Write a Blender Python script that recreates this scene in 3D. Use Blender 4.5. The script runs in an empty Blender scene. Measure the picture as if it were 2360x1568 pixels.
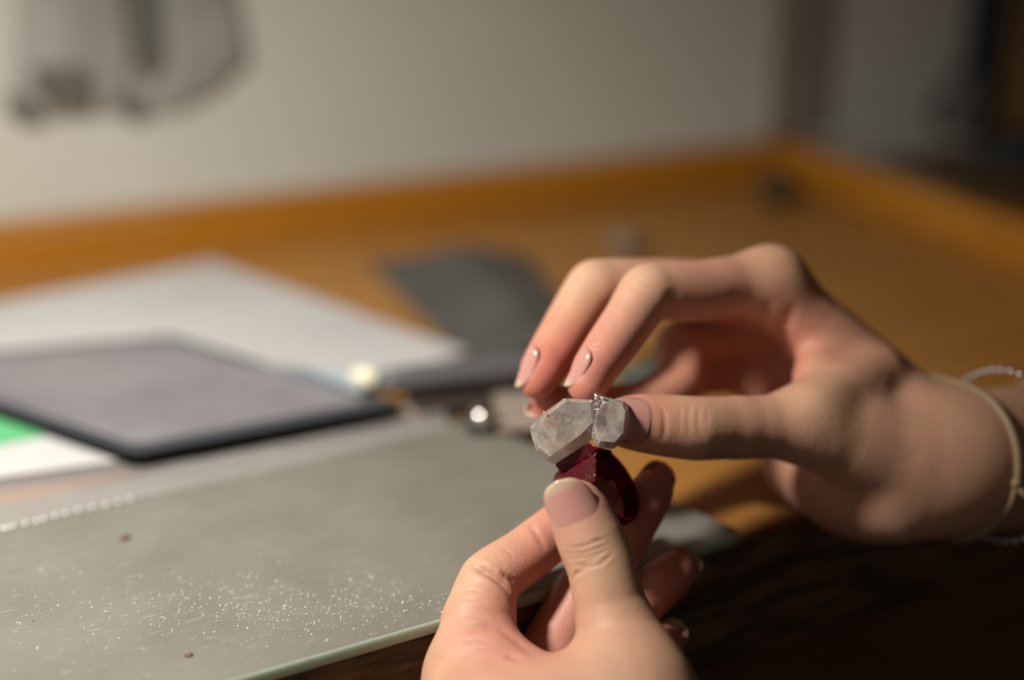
import bpy, bmesh, math, random
import numpy as np
from mathutils import Vector, Matrix
from mathutils.bvhtree import BVHTree
from mathutils import noise as mnoise

# ------------------------------------------------------------------ camera
FPX, CX, CY = 3400.0, 1180.0, 784.0          # focal length and centre in photo pixels
PITCH, YAW = math.radians(20.17), math.radians(24.5)
ZT = 0.90                                     # height of the bench top
H = 0.185                                     # camera above the bench top
CAM = np.array((0.0, 0.0, ZT + H))
RIGHT = np.array((math.cos(YAW), -math.sin(YAW), 0.0))
FH = np.array((math.sin(YAW), math.cos(YAW), 0.0))
UPW = np.array((0, 0, 1.0))
FWD = FH * math.cos(PITCH) - UPW * math.sin(PITCH)
DOWN = -FH * math.sin(PITCH) - UPW * math.cos(PITCH)

def P(px, py, Z):
    """point of the place that the photo shows at (px,py), Z metres in front of the lens"""
    return CAM + Z * ((px - CX) / FPX * RIGHT + (py - CY) / FPX * DOWN + FWD)
def D(x, y, z):
    """direction: x right, y down, z away"""
    v = x * RIGHT + y * DOWN + z * FWD
    return v / np.linalg.norm(v)
def ray(px, py):
    return (px - CX) / FPX * RIGHT + (py - CY) / FPX * DOWN + FWD
def T(px, py, h=0.0):
    d = ray(px, py); t = (ZT + h - CAM[2]) / d[2]
    return CAM + t * d
def proj(p):
    v = np.asarray(p) - CAM
    z = v @ FWD
    return CX + FPX * (v @ RIGHT) / z, CY + FPX * (v @ DOWN) / z, z

sc = bpy.context.scene
cam_d = bpy.data.cameras.new('camera'); cam = bpy.data.objects.new('camera', cam_d)
sc.collection.objects.link(cam); sc.camera = cam
cam_d.sensor_width = 36.0; cam_d.lens = 36.0 * FPX / 2360.0
cam_d.clip_start = 0.01; cam_d.clip_end = 50
M = Matrix.Identity(4)
for i in range(3):
    M[i][0] = RIGHT[i]; M[i][1] = -DOWN[i]; M[i][2] = -FWD[i]; M[i][3] = CAM[i]
cam.matrix_world = M
cam_d.dof.use_dof = True
cam_d.dof.focus_distance = 0.3455
cam_d.dof.aperture_fstop = 2.85
cam_d.dof.aperture_blades = 0

# ------------------------------------------------------------------ light
wd = bpy.data.worlds.new('world'); sc.world = wd; wd.use_nodes = True
wd.node_tree.nodes['Background'].inputs[0].default_value = (1.0, 0.86, 0.70, 1)
wd.node_tree.nodes['Background'].inputs[1].default_value = 0.06
def area(name, loc, target, size, power, col):
    l = bpy.data.lights.new(name, 'AREA'); l.shape = 'DISK'; l.size = size; l.energy = power; l.color = col
    o = bpy.data.objects.new(name, l); sc.collection.objects.link(o)
    o.location = loc
    o.rotation_euler = (Vector(target) - Vector(loc)).to_track_quat('-Z', 'Y').to_euler()
    return o
def CF(r, f, u):
    """right, forward (level) and up from the bench top under the lens"""
    return CAM * np.array((1, 1, 0)) + r * RIGHT + f * FH + (ZT + u) * UPW
def spot(name, loc, target, ang, blend, rad, power, col):
    l = bpy.data.lights.new(name, 'SPOT'); l.energy = power; l.color = col
    l.spot_size = math.radians(ang); l.spot_blend = blend; l.shadow_soft_size = rad
    o = bpy.data.objects.new(name, l); sc.collection.objects.link(o)
    o.location = loc; o.rotation_euler = (Vector(target) - Vector(loc)).to_track_quat('-Z', 'Y').to_euler()
    return o
# the bench lamp with its reflector, left of the hands and out of the frame
spot('bench_lamp', CF(-0.20, 0.245, 0.30), CF(-0.12, 0.39, 0.0), 108, 1.0, 0.022, 9.3, (1.0, 0.95, 0.86))
area('fill_light', CF(-0.55, -0.12, 0.20), CF(0.0, 0.33, 0.0), 0.3, 0.38, (1.0, 0.88, 0.72))  # unseen fill, added to lift the shaded fingertips
sc.view_settings.view_transform = 'Standard'; sc.view_settings.look = 'None'
sc.view_settings.exposure = 0.0; sc.view_settings.gamma = 1.0
sc.view_settings.use_curve_mapping = False

# ------------------------------------------------------------------ helpers
COL = sc.collection
def meshobj(name, verts, faces, mat=None, parent=None, smooth=False):
    me = bpy.data.meshes.new(name)
    me.from_pydata([tuple(v) for v in verts], [], [tuple(f) for f in faces])
    me.validate(); me.update()
    if smooth: me.shade_smooth()
    o = bpy.data.objects.new(name, me); COL.objects.link(o)
    if mat: me.materials.append(mat)
    if parent: o.parent = parent
    return o
def bmobj(name, bm, mat=None, parent=None, smooth=False):
    bmesh.ops.recalc_face_normals(bm, faces=bm.faces)
    me = bpy.data.meshes.new(name); bm.to_mesh(me); bm.free()
    if smooth: me.shade_smooth()
    o = bpy.data.objects.new(name, me); COL.objects.link(o)
    if mat: me.materials.append(mat)
    if parent: o.parent = parent
    return o
def tag(o, label, cat, group=None):
    o['label'] = label; o['category'] = cat
    if group: o['group'] = group
    return o
def struct(o):
    o['kind'] = 'structure'; return o
def empty(name, loc):
    # the things are built in world coordinates; the empty marks the thing's base
    o = bpy.data.objects.new(name, None); o.empty_display_size = 0.02
    COL.objects.link(o); o.location = tuple(loc)
    return o
def adopt(root, *kids):
    for k in kids:
        k.parent = root
        k.matrix_parent_inverse = Matrix.Translation(root.location).inverted()
def prism_bm(pts_top, thick, bevel=0.0, seg=2):
    """a flat slab: outline points (world, top face) and a thickness downwards"""
    bm = bmesh.new()
    vs = [bm.verts.new(tuple(p)) for p in pts_top]
    f = bm.faces.new(vs)
    r = bmesh.ops.extrude_face_region(bm, geom=[f])
    for v in r['geom']:
        if isinstance(v, bmesh.types.BMVert): v.co.z -= thick
    bmesh.ops.recalc_face_normals(bm, faces=bm.faces)
    if bevel: bmesh.ops.bevel(bm, geom=list(bm.edges), offset=bevel, segments=seg, affect='EDGES', profile=0.5)
    return bm
def box_bm(lo, hi, bevel=0.0, seg=2):
    bm = bmesh.new(); bmesh.ops.create_cube(bm, size=1)
    for v in bm.verts:
        for i in range(3): v.co[i] = lo[i] + (v.co[i] + 0.5) * (hi[i] - lo[i])
    if bevel: bmesh.ops.bevel(bm, geom=list(bm.edges), offset=bevel, segments=seg, affect='EDGES', profile=0.5)
    return bm
def frame_for(d):
    d = np.asarray(d, float); d = d / np.linalg.norm(d)
    a = np.array((0, 0, 1.0)) if abs(d[2]) < 0.9 else np.array((1.0, 0, 0))
    u = np.cross(a, d); u /= np.linalg.norm(u)
    return u, np.cross(d, u), d
def tube(points, radii, n=12, closed=False, caps=True):
    pts = [np.asarray(p, float) for p in points]; m = len(pts)
    if np.isscalar(radii): radii = [radii] * m
    verts, faces = [], []
    u = None
    for i in range(m):
        if closed: t = pts[(i + 1) % m] - pts[i - 1]
        else: t = pts[min(i + 1, m - 1)] - pts[max(i - 1, 0)]
        t /= np.linalg.norm(t)
        if u is None: u, w, _ = frame_for(t)
        else:
            u = u - t * (u @ t); u /= np.linalg.norm(u); w = np.cross(t, u)
        for k in range(n):
            a = 2 * math.pi * k / n
            verts.append(pts[i] + radii[i] * (math.cos(a) * u + math.sin(a) * w))
    for i in range(m if closed else m - 1):
        j = (i + 1) % m
        for k in range(n):
            faces.append((i * n + k, i * n + (k + 1) % n, j * n + (k + 1) % n, j * n + k))
    if caps and not closed:
        faces.append(tuple(range(n - 1, -1, -1))); faces.append(tuple((m - 1) * n + k for k in range(n)))
    return verts, faces

# ------------------------------------------------------------------ materials
def lin(c):
    return tuple(((x / 255) / 12.92 if x / 255 <= 0.04045 else ((x / 255 + 0.055) / 1.055) ** 2.4) for x in c)
def mat(name, col, rough=0.5, spec=0.5, metal=0.0, **kw):
    m = bpy.data.materials.new(name); m.use_nodes = True
    b = m.node_tree.nodes['Principled BSDF']
    b.inputs['Base Color'].default_value = (*col, 1); b.inputs['Roughness'].default_value = rough
    b.inputs['Specular IOR Level'].default_value = spec; b.inputs['Metallic'].default_value = metal
    for k, v in kw.items(): b.inputs[k.replace('_', ' ')].default_value = v
    return m
def N(m, t, **props):
    n = m.node_tree.nodes.new(t)
    for k, v in props.items(): setattr(n, k, v)
    return n
def L(m, a, b): m.node_tree.links.new(a, b)
def noise_mix(m, c1, c2, scale=(8, 8, 8), detail=4, rough=0.6, lo=0.35, hi=0.65, bump=0.0, bump_scale=None, bdist=0.0005):
    b = m.node_tree.nodes['Principled BSDF']
    tc = N(m, 'ShaderNodeTexCoord'); mp = N(m, 'ShaderNodeMapping'); mp.inputs['Scale'].default_value = scale
    L(m, tc.outputs['Object'], mp.inputs['Vector'])
    nz = N(m, 'ShaderNodeTexNoise'); nz.inputs['Scale'].default_value = 1.0
    nz.inputs['Detail'].default_value = detail; nz.inputs['Roughness'].default_value = rough
    L(m, mp.outputs[0], nz.inputs['Vector'])
    cr = N(m, 'ShaderNodeValToRGB')
    cr.color_ramp.elements[0].position = lo; cr.color_ramp.elements[1].position = hi
    cr.color_ramp.elements[0].color = (*c1, 1); cr.color_ramp.elements[1].color = (*c2, 1)
    L(m, nz.outputs['Fac'], cr.inputs[0]); L(m, cr.outputs[0], b.inputs['Base Color'])
    if bump:
        bp = N(m, 'ShaderNodeBump'); bp.inputs['Strength'].default_value = bump; bp.inputs['Distance'].default_value = bdist
        if bump_scale:
            n2 = N(m, 'ShaderNodeTexNoise'); n2.inputs['Scale'].default_value = bump_scale; n2.inputs['Detail'].default_value = 3
            L(m, tc.outputs['Object'], n2.inputs['Vector']); L(m, n2.outputs['Fac'], bp.inputs['Height'])
        else: L(m, nz.outputs['Fac'], bp.inputs['Height'])
        L(m, bp.outputs[0], b.inputs['Normal'])
    return m

m_wall = noise_mix(mat('wall_paint', (0.6, 0.57, 0.5), 0.9), (0.56, 0.555, 0.50), (0.61, 0.605, 0.545), (6, 6, 6), bump=0.2, bump_scale=900, bdist=0.0003)
m_wood = noise_mix(mat('varnished_wood', (0.3, 0.14, 0.03), 0.42), (0.34, 0.150, 0.032), (0.46, 0.215, 0.050), (3, 40, 40), detail=6, bump=0.1)
m_rail = noise_mix(mat('rail_wood', (0.4, 0.18, 0.02), 0.22, 0.8, Coat_Weight=1.0, Coat_Roughness=0.12), (0.40, 0.155, 0.010), (0.48, 0.205, 0.016), (4, 60, 60), detail=6)
m_worn = noise_mix(mat('worn_edge_wood', (0.1, 0.06, 0.03), 0.7), (0.05, 0.028, 0.015), (0.30, 0.19, 0.10), (30, 160, 220), detail=8, lo=0.38, hi=0.68, bump=0.9, bdist=0.002)
m_darkwood = noise_mix(mat('dark_wood', (0.08, 0.04, 0.015), 0.6), (0.10, 0.050, 0.018), (0.17, 0.09, 0.032), (3, 30, 30), detail=5)
m_floor = noise_mix(mat('floor_boards', (0.1, 0.06, 0.03), 0.6), (0.06, 0.035, 0.018), (0.11, 0.065, 0.035), (2, 20, 20))
m_ceil = mat('ceiling_paint', (0.6, 0.57, 0.52), 0.9)
m_strip = noise_mix(mat('olive_strip', (0.2, 0.17, 0.12), 0.8), (0.23, 0.21, 0.165), (0.28, 0.255, 0.205), (9, 9, 9))
m_paper = noise_mix(mat('paper', (0.75, 0.73, 0.70), 0.85), (0.52, 0.515, 0.51), (0.57, 0.565, 0.56), (20, 20, 20))
m_green = mat('green_card', (0.12, 0.46, 0.20), 0.6)
m_padtop = noise_mix(mat('pad_face', (0.2, 0.18, 0.2), 0.55), (0.165, 0.157, 0.172), (0.255, 0.242, 0.256), (12, 12, 12), bump=0.25, bump_scale=1500)
m_padrim = mat('pad_rim', (0.055, 0.064, 0.072), 0.6, 0.3)
m_padedge = mat('pad_edge', (0.006, 0.007, 0.007), 0.8, 0.08)
m_abr = noise_mix(mat('abrasive_sheet', (0.08, 0.078, 0.07), 0.75), (0.078, 0.076, 0.066), (0.12, 0.115, 0.105), (25, 25, 25), bump=0.5, bump_scale=2500)
m_steel = mat('steel', (0.30, 0.35, 0.40), 0.5, metal=0.7)
m_silver = mat('silver', (0.9, 0.88, 0.85), 0.12, metal=1.0)
m_handle = mat('tool_handle', (0.11, 0.11, 0.12), 0.4)
m_glint = mat('painted_glint', (0.85, 0.80, 0.62), 0.3)  # knife collar: the ferrule's glint is put into the colour
m_black = mat('black_rubber', (0.012, 0.012, 0.012), 0.6)
m_teal = mat('teal_paint', (0.10, 0.14, 0.13), 0.5)
m_cloth = noise_mix(mat('grey_cloth', (0.35, 0.34, 0.31), 0.95), (0.24, 0.238, 0.212), (0.36, 0.35, 0.33), (14, 14, 14), detail=2)
m_navy = mat('navy_cloth', (0.020, 0.024, 0.032), 0.9)
m_greycloth = mat('pale_cloth', (0.16, 0.15, 0.15), 0.9)
m_dust = mat('dust', (0.85, 0.84, 0.82), 0.35)
m_cord = mat('waxed_cord', (0.26, 0.18, 0.095), 0.5)
m_bead = mat('bead_metal', (0.80, 0.70, 0.72), 0.18, metal=1.0)
m_string = mat('bead_string', (0.02, 0.018, 0.016), 0.8)
m_crumb = mat('wax_crumb', (0.13, 0.075, 0.065), 0.6)

# ground glass plate: dusty face, scratches
m_glass = mat('ground_glass', (0.3, 0.3, 0.25), 0.33, Transmission_Weight=0.08, IOR=1.5)
def build_glass(m):
    b = m.node_tree.nodes['Principled BSDF']
    tc = N(m, 'ShaderNodeTexCoord')
    n1 = N(m, 'ShaderNodeTexNoise'); n1.inputs['Scale'].default_value = 38; n1.inputs['Detail'].default_value = 5
    L(m, tc.outputs['Object'], n1.inputs['Vector'])
    mp = N(m, 'ShaderNodeMapping'); mp.inputs['Scale'].default_value = (180, 900, 300); mp.inputs['Rotation'].default_value = (0, 0, 0.9)
    L(m, tc.outputs['Object'], mp.inputs['Vector'])
    n2 = N(m, 'ShaderNodeTexNoise'); n2.inputs['Scale'].default_value = 1.0; n2.inputs['Detail'].default_value = 3
    L(m, mp.outputs[0], n2.inputs['Vector'])
    r1 = N(m, 'ShaderNodeValToRGB'); r1.color_ramp.elements[0].position = 0.3; r1.color_ramp.elements[1].position = 0.72
    r1.color_ramp.elements[0].color = (0.194, 0.187, 0.155, 1); r1.color_ramp.elements[1].color = (0.240, 0.232, 0.198, 1)
    L(m, n1.outputs['Fac'], r1.inputs[0])
    r2 = N(m, 'ShaderNodeValToRGB'); r2.color_ramp.elements[0].position = 0.60; r2.color_ramp.elements[1].position = 0.80
    r2.color_ramp.elements[0].color = (0, 0, 0, 1); r2.color_ramp.elements[1].color = (0.35, 0.35, 0.35, 1)
    L(m, n2.outputs['Fac'], r2.inputs[0])
    mx = N(m, 'ShaderNodeMixRGB'); mx.inputs[2].default_value = (0.55, 0.54, 0.5, 1)
    L(m, r2.outputs[0], mx.inputs[0]); L(m, r1.outputs[0], mx.inputs[1]); L(m, mx.outputs[0], b.inputs['Base Color'])
    bp = N(m, 'ShaderNodeBump'); bp.inputs['Strength'].default_value = 0.15; bp.inputs['Distance'].default_value = 0.0003
    L(m, n2.outputs['Fac'], bp.inputs['Height']); L(m, bp.outputs[0], b.inputs['Normal'])
build_glass(m_glass)
m_glassedge = mat('glass_edge', (0.40, 0.47, 0.40), 0.3, Subsurface_Weight=0.9)
m_glassedge.node_tree.nodes['Principled BSDF'].inputs['Subsurface Radius'].default_value = (1, 1, 1)
m_glassedge.node_tree.nodes['Principled BSDF'].inputs['Subsurface Scale'].default_value = 0.006

# clear film: mostly lets light through, with gloss and a slight milkiness
def film(name, milk=0.22):
    m = bpy.data.materials.new(name); m.use_nodes = True
    nt = m.node_tree; nt.nodes.remove(nt.nodes['Principled BSDF']); out = nt.nodes['Material Output']
    tr = N(m, 'ShaderNodeBsdfTransparent'); tr.inputs[0].default_value = (0.93, 0.93, 0.93, 1)
    df = N(m, 'ShaderNodeBsdfDiffuse'); df.inputs[0].default_value = (0.58, 0.55, 0.54, 1)
    gl = N(m, 'ShaderNodeBsdfGlossy'); gl.inputs['Roughness'].default_value = 0.16
    a = N(m, 'ShaderNodeMixShader'); a.inputs[0].default_value = milk
    L(m, tr.outputs[0], a.inputs[1]); L(m, df.outputs[0], a.inputs[2])
    fr = N(m, 'ShaderNodeFresnel'); fr.inputs[0].default_value = 1.45
    c = N(m, 'ShaderNodeMixShader'); L(m, fr.outputs[0], c.inputs[0]); L(m, a.outputs[0], c.inputs[1]); L(m, gl.outputs[0], c.inputs[2])
    L(m, c.outputs[0], out.inputs[0])
    return m
m_film = film('clear_film', 0.36)

# burgundy carving wax
m_wax = mat('burgundy_wax', (0.075, 0.003, 0.007), 0.32, 0.14, Subsurface_Weight=0.8)
m_wax.node_tree.nodes['Principled BSDF'].inputs['Subsurface Radius'].default_value = (1.0, 0.06, 0.06)
m_wax.node_tree.nodes['Principled BSDF'].inputs['Subsurface Scale'].default_value = 0.004
# cloudy quartz
m_quartz = mat('cloudy_quartz', (0.70, 0.66, 0.61), 0.12, Transmission_Weight=0.62, IOR=1.54, Subsurface_Weight=0.0)
def build_quartz(m):
    b = m.node_tree.nodes['Principled BSDF']
    tc = N(m, 'ShaderNodeTexCoord')
    n1 = N(m, 'ShaderNodeTexNoise'); n1.inputs['Scale'].default_value = 260; n1.inputs['Detail'].default_value = 6; n1.inputs['Distortion'].default_value = 0.6
    L(m, tc.outputs['Object'], n1.inputs['Vector'])
    r = N(m, 'ShaderNodeMapRange'); r.inputs['From Min'].default_value = 0.35; r.inputs['From Max'].default_value = 0.7
    r.inputs['To Min'].default_value = 0.80; r.inputs['To Max'].default_value = 0.45
    L(m, n1.outputs['Fac'], r.inputs['Value']); L(m, r.outputs[0], b.inputs['Transmission Weight'])
    bp = N(m, 'ShaderNodeBump'); bp.inputs['Strength'].default_value = 0.10; bp.inputs['Distance'].default_value = 0.0003
    L(m, n1.outputs['Fac'], bp.inputs['Height']); L(m, bp.outputs[0], b.inputs['Normal'])
build_quartz(m_quartz)
m_fract = mat('fracture_glint', (0.9, 0.88, 0.86), 0.12, metal=0.6)

# skin: colour comes from the 'tint' attribute painted on each hand (flesh, redder pads, yellower knuckles)
m_skin = mat('skin', (0.5, 0.3, 0.2), 0.50, Subsurface_Weight=0.35)
def build_skin(m):
    b = m.node_tree.nodes['Principled BSDF']
    b.inputs['Subsurface Radius'].default_value = (1.0, 0.32, 0.16); b.inputs['Subsurface Scale'].default_value = 0.0032
    b.inputs['Specular IOR Level'].default_value = 0.36
    at = N(m, 'ShaderNodeAttribute', attribute_name='tint'); tc = N(m, 'ShaderNodeTexCoord')
    nz = N(m, 'ShaderNodeTexNoise'); nz.inputs['Scale'].default_value = 160; nz.inputs['Detail'].default_value = 4
    L(m, tc.outputs['Object'], nz.inputs['Vector'])
    mr = N(m, 'ShaderNodeMapRange'); mr.inputs['To Min'].default_value = 0.86; mr.inputs['To Max'].default_value = 1.14
    L(m, nz.outputs['Fac'], mr.inputs['Value'])
    mu = N(m, 'ShaderNodeMixRGB', blend_type='MULTIPLY'); mu.inputs[0].default_value = 1
    L(m, at.outputs['Color'], mu.inputs[1]); L(m, mr.outputs[0], mu.inputs[2]); L(m, mu.outputs[0], b.inputs['Base Color'])
    vo = N(m, 'ShaderNodeTexVoronoi'); vo.inputs['Scale'].default_value = 1700
    L(m, tc.outputs['Object'], vo.inputs['Vector'])
    n3 = N(m, 'ShaderNodeTexNoise'); n3.inputs['Scale'].default_value = 900; n3.inputs['Detail'].default_value = 3
    L(m, tc.outputs['Object'], n3.inputs['Vector'])
    ad = N(m, 'ShaderNodeMath', operation='ADD'); L(m, vo.outputs['Distance'], ad.inputs[0]); L(m, n3.outputs['Fac'], ad.inputs[1])
    bp = N(m, 'ShaderNodeBump'); bp.inputs['Strength'].default_value = 0.16; bp.inputs['Distance'].default_value = 0.00025
    L(m, ad.outputs[0], bp.inputs['Height']); L(m, bp.outputs[0], b.inputs['Normal'])
build_skin(m_skin)
m_nail = mat('fingernail', (0.5, 0.28, 0.25), 0.18, Subsurface_Weight=0.3, Coat_Weight=0.3)
def build_nail(m):
    b = m.node_tree.nodes['Principled BSDF']
    b.inputs['Subsurface Radius'].default_value = (1.0, 0.4, 0.25); b.inputs['Subsurface Scale'].default_value = 0.0015
    at = N(m, 'ShaderNodeAttribute', attribute_name='tint'); L(m, at.outputs['Color'], b.inputs['Base Color'])
build_nail(m_nail)

# ------------------------------------------------------------------ room
front_a, front_b = T(560, 1568), T(1715, 1232)
fd = (front_b - front_a); fd /= np.linalg.norm(fd)             # along the bench front, to the right
fn = np.array((fd[1], -fd[0], 0.0))                            # out of the bench front, towards the hands
y_rail = 0.5 * (T(0, 648)[1] + T(1500, 448)[1])                # foot of the back rail
RAIL_H, RAIL_T = 0.0215, 0.014
y_wall = y_rail + RAIL_T
def Wl(px, py):
    d = ray(px, py); t = (y_wall - CAM[1]) / d[1]
    return CAM + t * d
x_corner = T(1815, 425)[0]
XL, XR, YF = -1.6, 2.6, -1.6
struct(bmobj('floor', box_bm((XL, YF, -0.05), (XR, y_wall + 0.1, 0.0)), m_floor))
struct(bmobj('wall_back', box_bm((XL, y_wall, 0.0), (XR, y_wall + 0.1, 2.6)), m_wall))
struct(bmobj('wall_right', box_bm((XR, YF, 0.0), (XR + 0.1, y_wall + 0.1, 2.6)), m_wall))
struct(bmobj('ceiling', box_bm((XL, YF, 2.6), (XR + 0.1, y_wall + 0.1, 2.7)), m_ceil))

# ------------------------------------------------------------------ workbench
def line_x(p, d, x): return p + d * ((x - p[0]) / d[0])
ea = front_a - fn * 0.0005
bl, br = line_x(ea, fd, -0.55), line_x(ea, fd, x_corner + 0.015)
bench = empty('workbench', (0.2, 0.5, 0))
tag(bench, 'orange-brown varnished wooden workbench with raised rails along its back and side', 'workbench')
top_pts = [np.array((p[0], p[1], ZT)) for p in (bl, br, np.array((x_corner + 0.015, y_rail + RAIL_T - 0.0005, 0)), np.array((-0.55, y_rail + RAIL_T - 0.0005, 0)))]
o = bmobj('tabletop', prism_bm(top_pts, 0.03, 0.001), m_wood); adopt(bench, o)
o = bmobj('back_rail', box_bm((-0.55, y_rail, ZT), (x_corner + 0.015, y_rail + RAIL_T - 0.0006, ZT + RAIL_H), 0.0025, 3), m_rail); adopt(bench, o)
o = bmobj('side_rail', box_bm((x_corner, br[1] + 0.01, ZT), (x_corner + 0.0148, y_rail - 0.0002, ZT + RAIL_H), 0.0025, 3), m_rail); adopt(bench, o)
# worn front lip: dark gnawed wood, an uneven strip along the front edge
def lip():
    n, prof = 260, [(0.0, 0.0), (0.004, -0.0015), (0.0065, -0.005), (0.0075, -0.012), (0.0072, -0.026), (0.005, -0.036), (0.0, -0.038)]
    Lh = np.linalg.norm(br - bl); V, F = [], []
    for i in range(n + 1):
        s = Lh * i / n
        for j, (a, z) in enumerate(prof):
            w = 0.0009 * (mnoise.noise((s * 60, j * 0.7, 0.3)) + 0.7 * mnoise.noise((s * 190, j * 1.9, 4.0))) if 0 < j < len(prof) - 1 else 0
            V.append(bl * np.array((1, 1, 0)) + fd * s + fn * (a * 0.55 + w) + np.array((0, 0, ZT - 0.0003 + z + 0.5 * w)))
    k = len(prof)
    for i in range(n):
        for j in range(k - 1): F.append((i * k + j, (i + 1) * k + j, (i + 1) * k + j + 1, i * k + j + 1))
        F.append((i * k + k - 1, (i + 1) * k + k - 1, (i + 1) * k, i * k))
    F.append(tuple(range(k))); F.append(tuple(n * k + j for j in range(k - 1, -1, -1)))
    return V, F
V, F = lip(); o = meshobj('front_edge', V, F, m_worn, smooth=True); o['label'] = 'dark worn gnawed wooden front edge'; adopt(bench, o)
def along(p, s, out, z): return np.array((p[0], p[1], 0)) + fd * s + fn * out + np.array((0, 0, z))
def slab_along(s0, s1, o0, o1, z0, z1, bev=0.001):
    bm = prism_bm([along(bl, s0, o0, z1), along(bl, s1, o0, z1), along(bl, s1, o1, z1), along(bl, s0, o1, z1)], z1 - z0, bev)
    return bm
LF = np.linalg.norm(br - bl)
o = bmobj('apron', slab_along(0.02, LF - 0.03, -0.03, -0.012, ZT - 0.15, ZT - 0.0385), m_darkwood); adopt(bench, o)
o = bmobj('drawer', slab_along(0.60, LF - 0.06, -0.20, 0.004, ZT - 0.20, ZT - 0.152), m_darkwood); adopt(bench, o)
for (x, y) in ((-0.50, bl[1] + 0.12), (x_corner - 0.04, br[1] + 0.12), (-0.50, y_rail - 0.06), (x_corner - 0.04, y_rail - 0.06)):
    o = bmobj('leg', box_bm((x, y, 0), (x + 0.05, y + 0.05, ZT - 0.0302), 0.003), m_darkwood); adopt(bench, o)

# side bench beyond the side rail
sb = empty('side_bench', (x_corner + 0.5, y_wall - 0.3, 0))
tag(sb, 'dark brown bench beyond the side rail, against the back wall', 'bench')
o = bmobj('bench_top', box_bm((x_corner + 0.0155, y_wall - 0.36, ZT - 0.03), (x_corner + 1.2, y_wall - 0.001, ZT + 0.004), 0.001), m_darkwood); adopt(sb, o)
for (x, y) in ((x_corner + 0.06, y_wall - 0.34), (x_corner + 1.12, y_wall - 0.34), (x_corner + 0.06, y_wall - 0.08), (x_corner + 1.12, y_wall - 0.08)):
    o = bmobj('leg', box_bm((x, y, 0), (x + 0.05, y + 0.05, ZT - 0.0302), 0.003), m_darkwood); adopt(sb, o)

# flat olive strip added on the wall for a dark band by the corner
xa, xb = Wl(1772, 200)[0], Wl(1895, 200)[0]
o = bmobj('dark_strip_1', box_bm((xa, y_wall - 0.005, ZT + RAIL_H + 0.002), (xb, y_wall - 0.0003, 2.6), 0.001), m_strip); struct(o)

# ------------------------------------------------------------------ ground glass plate on the bench front
def rounded(pts, r, n=5):
    out = []
    m = len(pts)
    for i in range(m):
        p, a, b = np.asarray(pts[i]), np.asarray(pts[i - 1]), np.asarray(pts[(i + 1) % m])
        da, db = (a - p) / np.linalg.norm(a - p), (b - p) / np.linalg.norm(b - p)
        for k in range(n + 1):
            t = k / n
            out.append((p + da * r) * (1 - t) ** 2 + 2 * p * t * (1 - t) + (p + db * r) * t ** 2)
    return out
GH = 0.0036
gf0, gf1 = T(560, 1568, GH - 0.001), T(1716, 1228, GH)
def front_at(s): return T(1716, 1230) + 0
gp = [T(1718, 1226, GH), T(1085, 965, GH), T(760, 1000, GH), T(-500, 1270, GH)]
gq = T(1718, 1226, GH) - fd * 0.52
gp = rounded([gp[0], gp[1], gp[2], gp[3], gq], 0.004)
# keep the front of the plate on the line of the bench edge
glass = bmobj('glass_plate', prism_bm([np.array((p[0], p[1], ZT + GH + 0.0002)) for p in gp], GH, 0.0007, 3), m_glass)
glass.data.materials.append(m_glassedge)
for f in glass.data.polygons:
    if abs(f.normal.z) < 0.8: f.material_index = 1
tag(glass, 'dusty grey ground-glass plate with pale green edge on the bench front', 'glass plate')
ZG = ZT + GH + 0.0002
def TG(px, py, h=0.0): return T(px, py, GH + 0.0002 + h)

# grains of abrasive on the plate
rng = np.random.default_rng(7)
V, F = [], []
def flake(c, s, V, F, up=None):
    n = rng.normal(size=3); n[2] = abs(n[2]) + 0.4; u, w, n = frame_for(n)
    b = len(V)
    a = rng.random() * 6.28; e = 0.35 + 0.65 * rng.random()
    for k in range(4):
        t = a + k * math.pi / 2
        V.append(c + s * (math.cos(t) * u + e * math.sin(t) * w) + np.array((0, 0, s * 0.5)))
    V.append(c + n * s * 0.7 + np.array((0, 0, s * 0.5)))
    for k in range(4): F.append((b + k, b + (k + 1) % 4, b + 4))
    F.append((b + 3, b + 2, b + 1, b))
for i in range(1700):
    if i < 1150: px, py = rng.normal(680, 260), rng.normal(1395, 38)
    elif i < 1500: px, py = rng.normal(520, 330), rng.normal(1420, 70)
    else: px, py = rng.uniform(0, 1200), rng.uniform(1230, 1560)
    if py > 1568 - 0.293 * (px - 560) - 14 or px > 1190 or py < 1210: continue
    flake(TG(px, py), 0.00009 + 0.00026 * rng.random() ** 3, V, F)
o = meshobj('abrasive_dust', V, F, m_dust); o['kind'] = 'stuff'
tag(o, 'fine white abrasive grains scattered on the grey glass plate', 'dust')
def crumb(px, py, s, label):
    bm = bmesh.new(); bmesh.ops.create_icosphere(bm, subdivisions=2, radius=s)
    c = TG(px, py)
    for v in bm.verts:
        k = 1 + 0.45 * mnoise.noise(v.co * (1.3 / s) + Vector((px, py, 0)))
        v.co = Vector((v.co.x * k * 1.5, v.co.y * k, max(v.co.z * k * 0.6, -s * 0.3) + s * 0.3)) + Vector(c)
    return tag(bmobj('wax_crumb', bm, m_crumb), label, 'crumb')
crumb(288, 1243, 0.0010, 'small reddish-brown wax crumb on the glass, nearest the plastic sleeve')
crumb(436, 1512, 0.0007, 'small brown wax crumb on the glass, towards the front edge')

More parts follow.
